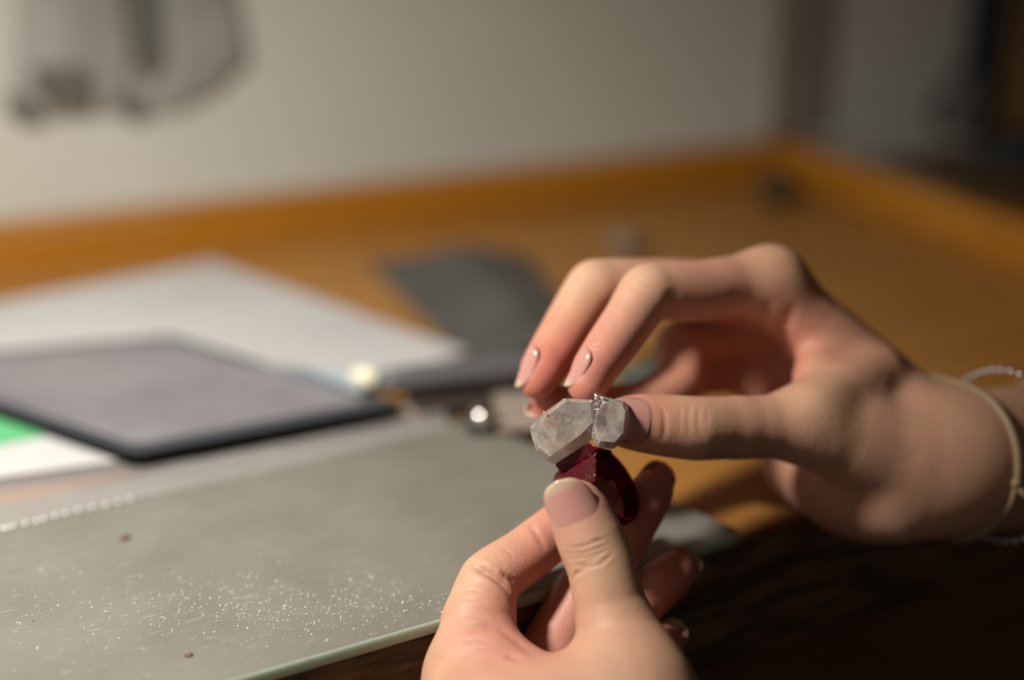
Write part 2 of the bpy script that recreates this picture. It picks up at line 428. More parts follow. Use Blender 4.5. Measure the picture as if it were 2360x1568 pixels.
# ------------------------------------------------------------------ papers, card, pad, sleeve
def sheet(name, pts, thick, m, label, cat, wav=0.0, n=24, h0=0.0, seed=0.0, mat_under=None):
    """a thin sheet over a quad (world points in order), gently uneven"""
    a, b, c, d = [np.asarray(p) for p in pts]
    V, F = [], []
    for i in range(n + 1):
        for j in range(n + 1):
            s, t = i / n, j / n
            p = (a * (1 - s) + b * s) * (1 - t) + (d * (1 - s) + c * s) * t
            z = wav * (0.5 + 0.5 * mnoise.noise((p[0] * 14 + seed, p[1] * 14, seed))) if wav else 0
            V.append(np.array((p[0], p[1], p[2] + z + h0 + thick)))
    k = (n + 1) ** 2
    V += [v - np.array((0, 0, thick)) for v in V]
    for i in range(n):
        for j in range(n):
            q = (i * (n + 1) + j, (i + 1) * (n + 1) + j, (i + 1) * (n + 1) + j + 1, i * (n + 1) + j + 1)
            F.append(q); F.append(tuple(k + x for x in q[::-1]))
    ring = [i * (n + 1) for i in range(n)] + [n * (n + 1) + j for j in range(n)] + [i * (n + 1) + n for i in range(n, 0, -1)] + [j for j in range(n, 0, -1)]
    for i in range(len(ring)):
        x, y = ring[i], ring[(i + 1) % len(ring)]
        F.append((y, x, k + x, k + y))
    o = meshobj(name, V, F, m, smooth=False)
    bm = bmesh.new(); bm.from_mesh(o.data); bmesh.ops.recalc_face_normals(bm, faces=bm.faces); bm.to_mesh(o.data); bm.free()
    if label: tag(o, label, cat)
    return o
HP = GH + 0.0006
paper = sheet('paper_sheet', [T(490, 606, HP), T(1080, 815, HP), T(560, 985, HP), T(-520, 800, HP)], 0.0004, m_paper,
      'large white paper sheet behind and under the dark grey pad', 'paper', wav=0.0006, n=18)
sheet('paper_sheet', [T(-330, 930, HP + 0.0005), T(330, 985, HP + 0.0005), T(285, 1062, HP + 0.0005), T(-420, 1160, HP + 0.0005)], 0.0004, m_paper,
      'small white paper sticking out under the near edge of the dark pad', 'paper', n=10)
sheet('green_card', [T(-260, 955, HP + 0.0010), T(140, 955, HP + 0.0010), T(112, 1004, HP + 0.0010), T(-260, 1078, HP + 0.0010)], 0.0005, m_green,
      'bright green card under the left corner of the dark pad', 'card', n=8)
# dark pad: black edge, darker border, face with its pale sheen painted in
PH = HP + 0.0016
pad_px = [(395, 772), (935, 932), (312, 1050), (-320, 838)]
pad = empty('dark_pad', T(300, 920, PH)); tag(pad, 'dark grey flat pad with black rim lying across the white papers', 'pad')
pts = [T(x, y, PH + 0.0034) for x, y in pad_px]
o = bmobj('pad_body', prism_bm(rounded(pts, 0.004), 0.0034, 0.0005), m_padedge); adopt(pad, o)
ctr = sum(pts) / 4
b_pts = [p + (ctr - p) * 0.02 + np.array((0, 0, 0.0003)) for p in pts]
o = bmobj('border', prism_bm(rounded(b_pts, 0.004), 0.0005, 0.00015), m_padrim); adopt(pad, o)
f_pts = [p + (ctr - p) * 0.13 + np.array((0, 0, 0.0006)) for p in pts]
o = bmobj('face', prism_bm(rounded(f_pts, 0.006), 0.0005, 0.0002), m_padtop); o['label'] = 'grey face with pale sheen painted in'; adopt(pad, o)

# clear plastic sleeve between pad and glass, crimped front seam
sl = [(-420, 1075), (330, 1010), (1015, 940), (1030, 985), (700, 1075), (320, 1152), (0, 1224), (-420, 1325)]
sleeve = empty('plastic_sleeve', TG(300, 1100)); tag(sleeve, 'clear crinkled plastic sleeve with crimped edge lying over the glass plate', 'sleeve')
def sleeve_mesh():
    back = [(-420, 1040), (0, 1010), (300, 985), (650, 950), (1015, 925)]
    front = [(-420, 1322), (0, 1224), (310, 1153), (690, 1073), (1035, 988)]
    def interp(L_, t):
        s = t * (len(L_) - 1); i = min(int(s), len(L_) - 2); f = s - i
        return (L_[i][0] * (1 - f) + L_[i + 1][0] * f, L_[i][1] * (1 - f) + L_[i + 1][1] * f)
    n, m2 = 90, 26; V, F = [], []
    for i in range(n + 1):
        for j in range(m2 + 1):
            a, b = interp(back, i / n), interp(front, i / n); t = j / m2
            p = TG(a[0] * (1 - t) + b[0] * t, a[1] * (1 - t) + b[1] * t)
            e = min(1, (1 - t) * 6) * min(1, max(0, (t - 0.50) / 0.22)); e = e * 0.95 + 0.05
            z = 0.0002 + e * (0.0011 * (0.6 + mnoise.noise((p[0] * 40, p[1] * 95, 1.0))) + 0.0004 * mnoise.noise((p[0] * 150, p[1] * 210, 5)))
            V.append(p + np.array((0, 0, max(z, 0.0002))))
    for i in range(n):
        for j in range(m2):
            F.append((i * (m2 + 1) + j, (i + 1) * (m2 + 1) + j, (i + 1) * (m2 + 1) + j + 1, i * (m2 + 1) + j + 1))
    return V, F, front, interp
V, F, fr_, itp = sleeve_mesh()
o = meshobj('film', V, F, m_film, smooth=True)
if sum(p.normal.z for p in o.data.polygons) < 0: o.data.flip_normals(); adopt(sleeve, o)
crimp_me = None
for q in ((-60, 1237), (-35, 1232), (-14, 1227), (7, 1222), (18, 1221), (31, 1217), (60, 1210), (85, 1205), (102, 1200), (128, 1192), (152, 1186), (181, 1179), (214, 1172), (246, 1166), (274, 1159), (301, 1154)):
    c = TG(q[0], q[1] + 2)
    if crimp_me is None:
        bm = bmesh.new(); bmesh.ops.create_icosphere(bm, subdivisions=2, radius=1)
        for f in bm.faces: f.smooth = True
        crimp_me = bpy.data.meshes.new('crimp'); bm.to_mesh(crimp_me); bm.free()
        crimp_me.materials.append(mat('crimp_plastic', (0.85, 0.83, 0.82), 0.12))
    k = bpy.data.objects.new('crimp', crimp_me); COL.objects.link(k)
    k.location = tuple(c + np.array((0, 0, 0.0006))); k.scale = (0.0007, 0.0006, 0.0006)
    k.rotation_euler = (0, 0, math.atan2(fd[1], fd[0]) + 0.6)
    adopt(sleeve, k)

# dark abrasive sheet curling on the bench behind the tool
def curl_sheet():
    a, b, c, d = T(842, 606), T(1215, 600), T(1360, 790), T(1085, 852)
    n = 24; V, F = [], []
    for i in range(n + 1):
        for j in range(n + 1):
            s, t = i / n, j / n
            p = (a * (1 - s) + b * s) * (1 - t) + (d * (1 - s) + c * s) * t
            z = 0.0012 + 0.006 * math.exp(-((s - 0.62) / 0.28) ** 2) * (1 - 0.6 * t)
            V.append(p + np.array((0, 0, z)))
    k = len(V); V += [v - np.array((0, 0, 0.0005)) for v in V]
    for i in range(n):
        for j in range(n):
            q = (i * (n + 1) + j, (i + 1) * (n + 1) + j, (i + 1) * (n + 1) + j + 1, i * (n + 1) + j + 1)
            F.append(q); F.append(tuple(k + x for x in q[::-1]))
    ring = [i * (n + 1) for i in range(n)] + [n * (n + 1) + j for j in range(n)] + [i * (n + 1) + n for i in range(n, 0, -1)] + [j for j in range(n, 0, -1)]
    for i in range(len(ring)):
        x, y = ring[i], ring[(i + 1) % len(ring)]; F.append((y, x, k + x, k + y))
    return V, F
V, F = curl_sheet()
tag(meshobj('abrasive_sheet', V, F, m_abr, smooth=True), 'dark grey sheet of abrasive paper curling on the wood behind the tool', 'abrasive paper')

# craft knife lying between the pad and the hand
def Tz(px, py, h): return T(px, py, h)
kn = empty('craft_knife', T(1000, 870)); tag(kn, 'craft knife with dark grey handle and bluish blade beside the pad', 'knife')
KH = PH + 0.0070
axis = [Tz(870, 880, KH), Tz(905, 878, KH), Tz(960, 872, KH), Tz(1060, 862, KH), Tz(1180, 850, KH), Tz(1290, 838, KH), Tz(1330, 833, KH)]
V, F = tube(axis, [0.0032, 0.0040, 0.0044, 0.0046, 0.0046, 0.0042, 0.0028], 16); o = meshobj('handle', V, F, m_handle, smooth=True); adopt(kn, o)
V, F = tube([Tz(812, 866, KH), Tz(835, 868, KH), Tz(872, 876, KH)], [0.0020, 0.0034, 0.0032], 16); o = meshobj('collar', V, F, m_glint, smooth=True); o['label'] = 'collar with its glint painted cream'; adopt(kn, o)
bpts = [Tz(830, 862, KH + 0.0005), Tz(700, 850, KH - 0.001), Tz(585, 838, KH - 0.003), Tz(690, 895, KH - 0.004), Tz(835, 905, KH - 0.0035)]
bm = bmesh.new(); vs = [bm.verts.new(tuple(p)) for p in bpts]; f = bm.faces.new(vs)
r = bmesh.ops.extrude_face_region(bm, geom=[f])
for v in r['geom']:
    if isinstance(v, bmesh.types.BMVert): v.co.z -= 0.0006
o = bmobj('blade', bm, m_steel); adopt(kn, o)

# dark leather strip under the knife and the steel stud beside it
tag(bmobj('leather_offcut', prism_bm(rounded([T(925, 893, HP + 0.001), T(1180, 850, HP + 0.001), T(1260, 935, HP + 0.001), T(1130, 925, HP + 0.001), T(960, 950, HP + 0.001)], 0.004), 0.0012, 0.0003), mat('brown_leather', (0.060, 0.043, 0.036), 0.6)),
    'dark brown leather offcut lying under the grey knife handle', 'leather')
def stud(px, py, r, h):
    c = T(px, py, h); bm = bmesh.new(); bmesh.ops.create_uvsphere(bm, u_segments=24, v_segments=14, radius=r)
    for v in bm.verts: v.co = Vector((v.co.x, v.co.y, v.co.z * 0.8)) + Vector(c) + Vector((0, 0, 0.8 * r))
    return bm
st = empty('steel_stud', T(1112, 985)); tag(st, 'small shiny silver stud on the bench left of the crystal', 'stud')
o = bmobj('dome', stud(1113, 980, 0.0040, 0.0064), m_silver, smooth=True); adopt(st, o)
V, F = tube([T(1113, 980, 0.0052), T(1113, 980, 0.0068)], 0.0052, 20); o = meshobj('flange', V, F, m_black); adopt(st, o)
tag(bmobj('pale_scrap', prism_bm(rounded([T(1135, 905, 0.0072), T(1235, 900, 0.0072), T(1300, 985, 0.0072), T(1150, 988, 0.0072)], 0.003), 0.0008, 0.0002), mat('pinkish_scrap', (0.33, 0.26, 0.22), 0.6)),
    'pinkish beige scrap of card beside the silver stud', 'card')
# bits of tool seen through the gap in the right hand
tag(bmobj('teal_file', prism_bm(rounded([T(1420, 846, 0.004), T(1540, 835, 0.004), T(1545, 862, 0.004), T(1425, 875, 0.004)], 0.001), 0.004, 0.0005), m_teal), 'small grey-teal bar on the bench, seen through the right hand', 'tool')
tag(bmobj('black_stopper', stud(1492, 836, 0.0028, 0.0), m_black, smooth=True), 'small black stopper behind the teal bar, seen through the right hand', 'stopper')
tag(bmobj('grey_pebble', stud(1440, 592, 0.0075, 0.0), mat('grey_lump', (0.22, 0.17, 0.12), 0.7), smooth=True), 'small grey-brown lump on the bench behind the raised fingers', 'stone')
tag(bmobj('rubber_foot_cap', stud(1790, 468, 0.010, 0.0), mat('dark_knob', (0.045, 0.032, 0.015), 0.6), smooth=True), 'dark rounded rubber cap standing in the back corner of the bench', 'cap')

# ------------------------------------------------------------------ hangings on the wall and clutter on the side bench
def hanging(name, outline, depth, m, label, cat, folds, seed):
    """a limp cloth bag hanging flat on the wall: outline in wall coordinates, puffed and folded"""
    pts = [Wl(x, y) for x, y in outline]
    c = sum(pts) / len(pts)
    n, rings = len(pts) * 6, 14
    loop = []
    for i in range(len(pts)):
        a, b = pts[i], pts[(i + 1) % len(pts)]
        for k in range(6): loop.append(a + (b - a) * k / 6)
    V, F = [], []
    for r in range(rings + 1):
        s = r / rings
        for p in loop:
            q = c + (p - c) * s
            puff = depth * (1 - s ** 3)
            fold = 0
            for (fx, w, dpt) in folds:
                t = (q[0] - fx - 0.12 * (q[2] - c[2])) / w; fold += dpt * math.exp(-t * t)
            y = puff + (1 - s ** 4) * (0.35 * depth * mnoise.noise((q[0] * 26 + seed, q[2] * 14, seed)) - fold)
            V.append(np.array((q[0], y_wall - 0.0015 - max(y, 0.0004 if s < 1 else 0), q[2])))
    L_ = len(loop)
    for r in range(rings):
        for i in range(L_):
            F.append((r * L_ + i, r * L_ + (i + 1) % L_, (r + 1) * L_ + (i + 1) % L_, (r + 1) * L_ + i))
    k = len(V); V += [np.array((v[0], y_wall - 0.0008, v[2])) for v in V[rings * L_:]]
    for i in range(L_): F.append((rings * L_ + i, rings * L_ + (i + 1) % L_, k + (i + 1) % L_, k + i))
    F.append(tuple(range(k, k + L_)))
    o = meshobj(name, V, F, m, smooth=True)
    bm = bmesh.new(); bm.from_mesh(o.data); bmesh.ops.remove_doubles(bm, verts=bm.verts, dist=1e-6); bmesh.ops.recalc_face_normals(bm, faces=bm.faces); bm.to_mesh(o.data); bm.free()
    return tag(o, label, cat)
x1, x2 = Wl(120, 200)[0], Wl(300, 100)[0]
hanging('cloth_bag', [(60, -160), (30, 130), (12, 262), (130, 275), (285, 258), (310, 120), (300, -160)], 0.005, m_cloth,
        'left of two crumpled grey cloth bags hanging on the wall', 'bag', [(Wl(40, 250)[0], 0.008, 0.003), (Wl(240, 90)[0], 0.012, 0.002)], 1.3)
hanging('cloth_bag', [(292, -160), (300, 60), (318, 170), (290, 262), (400, 262), (500, 215), (575, 140), (520, -160)], 0.004, m_cloth,
        'right of two crumpled grey cloth bags on the wall, with rounded corner', 'bag', [(Wl(320, 60)[0], 0.010, 0.004), (Wl(470, 100)[0], 0.01, 0.001)], 8.1)

bags = [o for o in COL.objects if o.name.startswith('cloth_bag')]
m_patch = mat('dark_patch', (0.13, 0.127, 0.105), 0.95)
def patch(bag, px_pts):
    pts = [Wl(x, y) for x, y in px_pts]; bm = bmesh.new(); out = []
    for p in rounded(pts, 0.004):
        out.append(bm.verts.new((p[0], y_wall - 0.0075, p[2])))
    f = bm.faces.new(out); r = bmesh.ops.extrude_face_region(bm, geom=[f])
    for v in r['geom']:
        if isinstance(v, bmesh.types.BMVert): v.co.y += 0.0065
    o = bmobj('patch', bm, m_patch, bag); o['label'] = 'dark grey patch'
patch(bags[0], [(15, 205), (70, 225), (85, 268), (18, 266)]); patch(bags[0], [(60, 150), (200, 150), (200, 240), (90, 230)])
patch(bags[1], [(258, 215), (318, 215), (325, 258), (268, 260)]); patch(bags[1], [(238, -150), (330, -150), (368, 120), (345, 172), (305, 160)])
ZS = ZT + 0.004
def S(px, py): return T(px, py, 0.004)
cb = S(2330, 330)
cup = empty('dark_cabinet', (cb[0], cb[1], ZS)); tag(cup, 'dark brown wooden cabinet standing on the side bench at right', 'cabinet')
cx0 = Wl(2225, 200)[0]; cyf = y_wall - 0.085
o = bmobj('body', box_bm((cx0 + 0.01, cyf, ZS + 0.0003), (cx0 + 0.36, y_wall - 0.001, ZS + 0.55), 0.002), m_darkwood); adopt(cup, o)
for k in range(2):
    o = bmobj('door', box_bm((cx0 + 0.014 + 0.171 * k, cyf - 0.012, ZS + 0.004), (cx0 + 0.182 + 0.171 * k, cyf - 0.0004, ZS + 0.54), 0.002), m_darkwood); adopt(cup, o)
    kb = bmobj('knob', stud(0, 0, 0.006, 0), m_black, smooth=True)
    c = T(0, 0, 0); kb.location = tuple(np.array((cx0 + (0.168 if k == 0 else 0.2), cyf - 0.017, ZS + 0.26)) - c); adopt(cup, kb)
# dark cloth draped down beside the cabinet
def drape(name, px_pts, depth, m, label, cat, off):
    pts = [Wl(x, y) for x, y in px_pts]
    n = 14; V, F = [], []
    a, b, c, d = pts
    for i in range(n + 1):
        for j in range(n + 1):
            s, t = i / n, j / n
            p = (a * (1 - s) + b * s) * (1 - t) + (d * (1 - s) + c * s) * t
            y = y_wall - off - depth * math.sin(math.pi * min(max(s, 0.02), .98)) * (0.4 + t) - 0.004 * math.sin(s * 17 + 2 * t)
            V.append(np.array((p[0], min(y, y_wall - 0.002), p[2])))
    k = len(V); V += [np.array((v[0], min(v[1] + 0.004, y_wall - 0.0008), v[2])) for v in V]
    for i in range(n):
        for j in range(n):
            q = (i * (n + 1) + j, (i + 1) * (n + 1) + j, (i + 1) * (n + 1) + j + 1, i * (n + 1) + j + 1)
            F.append(q); F.append(tuple(k + x for x in q[::-1]))
    ring = [i * (n + 1) for i in range(n)] + [n * (n + 1) + j for j in range(n)] + [i * (n + 1) + n for i in range(n, 0, -1)] + [j for j in range(n, 0, -1)]
    for i in range(len(ring)):
        x, y = ring[i], ring[(i + 1) % len(ring)]; F.append((y, x, k + x, k + y))
    o = meshobj(name, V, F, m, smooth=True)
    bm = bmesh.new(); bm.from_mesh(o.data); bmesh.ops.recalc_face_normals(bm, faces=bm.faces); bm.to_mesh(o.data); bm.free()
    return tag(o, label, cat)
drape('dark_cloth', [(2225, -120), (2290, -120), (2270, 190), (2185, 170)], 0.006, m_navy, 'dark blue-grey cloth hanging down beside the cabinet', 'cloth', 0.010)
drape('grey_cloth', [(2185, 150), (2250, 165), (2215, 270), (2090, 268)], 0.010, m_greycloth, 'dull grey cloth bunched below the dark hanging cloth', 'cloth', 0.008)
def smallbox(px, py, sx, sy, sz, m, label, name, cat, rot=0.2):
    c = S(px, py); bm = box_bm((-sx / 2, -sy / 2, 0.0003), (sx / 2, sy / 2, sz), 0.0015)
    o = bmobj(name, bm, m); o.location = (c[0], c[1], ZS); o.rotation_euler = (0, 0, rot)
    return tag(o, label, cat)
smallbox(2110, 322, 0.022, 0.016, 0.013, mat('red_brown_box', (0.035, 0.014, 0.006), 0.6), 'small dark red-brown box on the side bench near the wall', 'small_box', 'box')
smallbox(2345, 375, 0.045, 0.03, 0.016, mat('black_box', (0.012, 0.014, 0.016), 0.5), 'low black box on the side bench before the cabinet', 'black_box', 'box', 0.5)
tag(bmobj('grey_rag', prism_bm(rounded([np.array((p[0], p[1], ZS + 0.003)) for p in (S(2150, 352), S(2290, 345), S(2330, 400), S(2200, 405))], 0.006), 0.0027, 0.0008), mat('rag', (0.10, 0.085, 0.06), 0.9)),
    'dull grey rag lying flat on the side bench', 'rag')

# ------------------------------------------------------------------ hands: one continuous surface each, grown from a distance field
import openvdb as vdb
MM = 0.001
def chainpts(pts, step=0.35, SUB=4):
    """(px,py,Z,r mm) joints -> world points and radii, subdivided on a Catmull-Rom curve"""
    W = [P(x, y, z) for x, y, z, r in pts]; R = [r * MM for *_, r in pts]
    out = []
    n = len(W)
    for i in range(n - 1):
        p0, p1, p2, p3 = W[max(i - 1, 0)], W[i], W[i + 1], W[min(i + 2, n - 1)]
        r1, r2 = R[i], R[i + 1]
        for k in range(SUB):
            t = k / SUB
            cr = 0.5 * ((2 * p1) + (p2 - p0) * t + (2 * p0 - 5 * p1 + 4 * p2 - p3) * t * t + (3 * p1 - p0 - 3 * p2 + p3) * t ** 3)
            lin_ = p1 * (1 - t) + p2 * t
            out.append((cr * step + lin_ * (1 - step), r1 + (r2 - r1) * t))
    out.append((W[-1], R[-1]))
    return out
class Field:
    def __init__(s, lo, hi, vox):
        s.lo, s.vox = np.asarray(lo), vox
        s.n = np.ceil((np.asarray(hi) - s.lo) / vox).astype(int) + 1
    def new(s): return np.full(tuple(s.n), 0.03, np.float32)
    def cone(s, F_, a, ra, b, rb, k, marg=0.010):
        lo = np.minimum(a - ra, b - rb) - marg; hi = np.maximum(a + ra, b + rb) + marg
        i0 = np.maximum(((lo - s.lo) / s.vox).astype(int), 0); i1 = np.minimum(((hi - s.lo) / s.vox).astype(int) + 2, s.n)
        if np.any(i1 <= i0): return
        ax = [(s.lo[c] + s.vox * np.arange(i0[c], i1[c])).astype(np.float32) for c in range(3)]
        X = [ax[0][:, None, None] - a[0], ax[1][None, :, None] - a[1], ax[2][None, None, :] - a[2]]
        ba = (b - a).astype(np.float32); l2 = max(float(ba @ ba), 1e-12)
        h = np.clip((X[0] * ba[0] + X[1] * ba[1] + X[2] * ba[2]) / l2, 0, 1)
        d = np.sqrt((X[0] - h * ba[0]) ** 2 + (X[1] - h * ba[1]) ** 2 + (X[2] - h * ba[2]) ** 2) - (ra + (rb - ra) * h)
        sl_ = tuple(slice(i0[c], i1[c]) for c in range(3))
        F_[sl_] = smin(F_[sl_], d.astype(np.float32), k)
    def chain(s, pts, k=0.0, F_=None):
        F_ = s.new() if F_ is None else F_
        q = chainpts(pts, 0.7, 12)
        for (a, ra), (b, rb) in zip(q[:-1], q[1:]): s.cone(F_, a, ra, b, rb, k)
        return F_
def smin(a, b, k):
    if k <= 0: return np.minimum(a, b)
    h = np.clip(k - np.abs(a - b), 0, None) / k
    return np.minimum(a, b) - h * h * k * 0.25

class Hand: pass
def build_hand(name, palm, fingers, blobs, kpalm, vox, tint, creases, extra=None):
    allp = [q for c in palm + [f for f, _ in fingers] for q in chainpts(c)]
    lo = np.min([p - r for p, r in allp], axis=0) - 0.003; hi = np.max([p + r for p, r in allp], axis=0) + 0.003
    fl = Field(lo, hi, vox)
    body = fl.new()
    for c in palm: body = smin(body, fl.chain(c, 0.0), kpalm)
    tot = body
    for f, split in fingers:
        prox, dist = f[:split + 1], f[split:]
        # proximal part melts into the palm, distal part only into its own finger
        q = chainpts(f, 0.45, 8); m = split * 8
        fp = fl.new(); fdp = fl.new()
        for (a, ra), (b, rb) in zip(q[:m], q[1:m + 1]): fl.cone(fp, a, ra, b, rb, 0.0)
        for (a, ra), (b, rb) in zip(q[m:-1], q[m + 1:]): fl.cone(fdp, a, ra, b, rb, 0.0)
        t1 = smin(body, fp, 0.006)
        t2 = smin(fp, fdp, 0.0012)
        tot = np.minimum(tot, np.minimum(t1, t2))
    g = vdb.FloatGrid(0.03); g.copyFromArray(tot)
    g.transform = vdb.createLinearTransform(voxelSize=vox)
    pts, quads = g.convertToQuads(0.0)
    pts = pts + lo
    o = meshobj(name, [], [], m_skin)
    me = o.data
    me.clear_geometry()
    me.vertices.add(len(pts)); me.vertices.foreach_set('co', pts.astype(np.float32).ravel())
    nq = len(quads)
    me.loops.add(nq * 4); me.loops.foreach_set('vertex_index', quads.astype(np.int32).ravel())
    me.polygons.add(nq); me.polygons.foreach_set('loop_start', np.arange(0, nq * 4, 4, dtype=np.int32))
    me.update(calc_edges=True); me.validate()
    # drop loose islands, make normals point out
    bm = bmesh.new(); bm.from_mesh(me)
    seen, best = set(), []
    for v in bm.verts:
        if v in seen: continue
        st_, isl = [v], []; seen.add(v)
        while st_:
            w = st_.pop(); isl.append(w)
            for e in w.link_edges:
                x = e.other_vert(w)
                if x not in seen: seen.add(x); st_.append(x)
        if len(isl) > len(best): best = isl
    keep = set(best)
    bmesh.ops.delete(bm, geom=[v for v in bm.verts if v not in keep], context='VERTS')
    bmesh.ops.recalc_face_normals(bm, faces=bm.faces)
    if bm.calc_volume(signed=True) < 0: bmesh.ops.reverse_faces(bm, faces=bm.faces)
    if extra:
        cs = [(P(x, y, z), (r_ * MM) ** 2) for x, y, z, r_ in extra]
        ed_ = []
        for e in bm.edges:
            m_ = (e.verts[0].co + e.verts[1].co) / 2
            if any((m_.x - c[0]) ** 2 + (m_.y - c[1]) ** 2 + (m_.z - c[2]) ** 2 < r2 for c, r2 in cs): ed_.append(e)
        bmesh.ops.subdivide_edges(bm, edges=ed_, cuts=1, use_grid_fill=True)
    bm.to_mesh(me); bm.free()
    me.shade_smooth()
    nv = len(me.vertices)
    co = np.empty(nv * 3, np.float32); me.vertices.foreach_get('co', co); co = co.reshape(-1, 3).astype(np.float64)
    ed = np.empty(len(me.edges) * 2, np.int32); me.edges.foreach_get('vertices', ed); ed = ed.reshape(-1, 2)
    deg = np.bincount(ed.ravel(), minlength=nv)[:, None]
    for it in range(20):
        acc = np.zeros_like(co)
        for c in range(3):
            acc[:, c] = np.bincount(ed[:, 0], co[ed[:, 1], c], nv) + np.bincount(ed[:, 1], co[ed[:, 0], c], nv)
        co += (acc / deg - co) * (0.5 if it % 2 == 0 else -0.30)
    me.vertices.foreach_set('co', co.astype(np.float32).ravel()); me.update()
    no = np.empty(nv * 3, np.float32); me.vertex_normals.foreach_get('vector', no); no = no.reshape(-1, 3).astype(np.float64)
    # creases: polylines followed on the skin, pressed in along the normal
    bvh = BVHTree.FromPolygons([tuple(v) for v in co], [tuple(p.vertices) for p in me.polygons])
    disp = np.zeros(nv)
    for line, depth, width in creases:
        pl = []
        for (x0, y0), (x1_, y1_) in zip(line[:-1], line[1:]):
            m = max(2, int(math.hypot(x1_ - x0, y1_ - y0) / 4))
            for k in range(m):
                d = ray(x0 + (x1_ - x0) * k / m, y0 + (y1_ - y0) * k / m)
                h = bvh.ray_cast(Vector(CAM), Vector(d).normalized())
                if h[0] is not None: pl.append(np.array(h[0]))
        if len(pl) < 2: continue
        pl = np.array(pl); w = width * MM; tt = np.linspace(0, 1, len(pl)); tap = np.clip(np.minimum(tt, 1 - tt) * 3.5, 0.05, 1)
        idx = np.where(np.all((co > pl.min(0) - 4 * w) & (co < pl.max(0) + 4 * w), axis=1))[0]
        if not len(idx): continue
        dd = ((co[idx][:, None, :] - pl[None]) ** 2).sum(-1); near = dd.argmin(1); d2 = dd[np.arange(len(idx)), near]
        e = np.exp(-d2 / (w * w)) - (0.18 if width < 1.2 else 0.05) * np.exp(-((np.sqrt(d2) - 2.0 * w) / (0.9 * w)) ** 2)
        disp[idx] -= depth * MM * e * tap[near]
    co += no * disp[:, None]
    me.vertices.foreach_set('co', co.astype(np.float32).ravel()); me.update()
    # flesh tint
    base = np.array(tint['base']); colr = np.tile(base, (nv, 1))
    for (x, y, z, rad, c, amt) in tint['spots']:
        q = P(x, y, z); d2 = ((co - q) ** 2).sum(1); wgt = (amt * np.exp(-d2 / (rad * MM) ** 2))[:, None]
        colr = colr * (1 - wgt) + np.array(c) * wgt
    fold = np.clip(-disp / (0.6 * MM), 0, 1)[:, None] * 0.20        # folds redder, with crease shade painted darker into the tint
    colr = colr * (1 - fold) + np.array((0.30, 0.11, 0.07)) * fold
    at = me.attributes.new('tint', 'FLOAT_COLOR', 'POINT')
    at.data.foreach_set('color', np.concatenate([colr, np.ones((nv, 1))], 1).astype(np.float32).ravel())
    h = Hand(); h.o, h.co, h.bvh, h.fl, h.tot = o, co, bvh, fl, tot
    return h

def nail(hand, tipc, axis, nrm, R, length, arc, label=None, free=0.0022, lift=0.00025, back=0.0, tone=1.0, square=2.6, dip=0.0006, root=3.6):
    """a curved nail plate on a fingertip. tipc: centre of the last joint sphere, axis: towards the tip, nrm: out of the nail"""
    ax = np.asarray(axis); nr = np.asarray(nrm) - ax * (np.asarray(nrm) @ ax); nr /= np.linalg.norm(nr); sd = np.cross(ax, nr)
    nu, nv_ = 18, 26; V, F, C = [], [], []
    pink, bed, white = np.array((0.62, 0.31, 0.265)) * tone, np.array((0.68, 0.42, 0.38)) * tone, np.array((0.64, 0.49, 0.35)) * tone
    for layer in (0, 1):
        for j in range(nv_ + 1):
            t = j / nv_
            # outline: rounded root, straight sides, rounded free edge
            wv = (1 - abs(2 * t - 1) ** root) ** 0.5 if t < 0.5 else (1 - (2 * t - 1) ** square) ** 0.5
            wv = max(wv, 0.04)
            for i in range(nu + 1):
                s = 2 * i / nu - 1
                th = s * arc * wv
                z = (t - 1) * length + back
                # plate dips at the root and follows the finger
                rr = R + lift - 0.0006 * max(0, 0.14 - t) / 0.14 - dip * t ** 1.6
                rr -= 0.0004 * abs(s) ** 4
                rr -= 0.00045 * layer
                V.append(tipc + ax * (R * 1.0 + z) + sd * rr * math.sin(th) * 0.98 + nr * rr * math.cos(th))
                tf = 1 - (free / length) * (1 - 0.35 * s * s)
                wt = 1 / (1 + math.exp(-(t - tf) * 60)); lun = math.exp(-((t - 0.06) / 0.12) ** 2 - (s / 0.6) ** 2)
                C.append((pink * (1 - 0.4 * lun) + bed * 0.4 * lun) * (1 - wt) + white * wt)
    k = (nu + 1) * (nv_ + 1)
    for j in range(nv_):
        for i in range(nu):
            q = (j * (nu + 1) + i, j * (nu + 1) + i + 1, (j + 1) * (nu + 1) + i + 1, (j + 1) * (nu + 1) + i)
            F.append(q); F.append(tuple(k + x for x in q[::-1]))
    ring = [i for i in range(nu)] + [j * (nu + 1) + nu for j in range(nv_)] + [nv_ * (nu + 1) + i for i in range(nu, 0, -1)] + [j * (nu + 1) for j in range(nv_, 0, -1)]
    for i in range(len(ring)):
        x, y = ring[i], ring[(i + 1) % len(ring)]; F.append((y, x, k + x, k + y))
    o = meshobj('fingernail', V, F, m_nail, smooth=True)
    bm = bmesh.new(); bm.from_mesh(o.data); bmesh.ops.recalc_face_normals(bm, faces=bm.faces); bm.to_mesh(o.data); bm.free()
    at = o.data.attributes.new('tint', 'FLOAT_COLOR', 'POINT')
    at.data.foreach_set('color', np.concatenate([np.array(C), np.ones((len(C), 1))], 1).astype(np.float32).ravel())
    o.parent = hand.o
    if label: o['label'] = label
    return o

FLESH = (0.57, 0.325, 0.215); RED = (0.56, 0.18, 0.13); YEL = (0.62, 0.42, 0.27); PINK = (0.58, 0.245, 0.19)

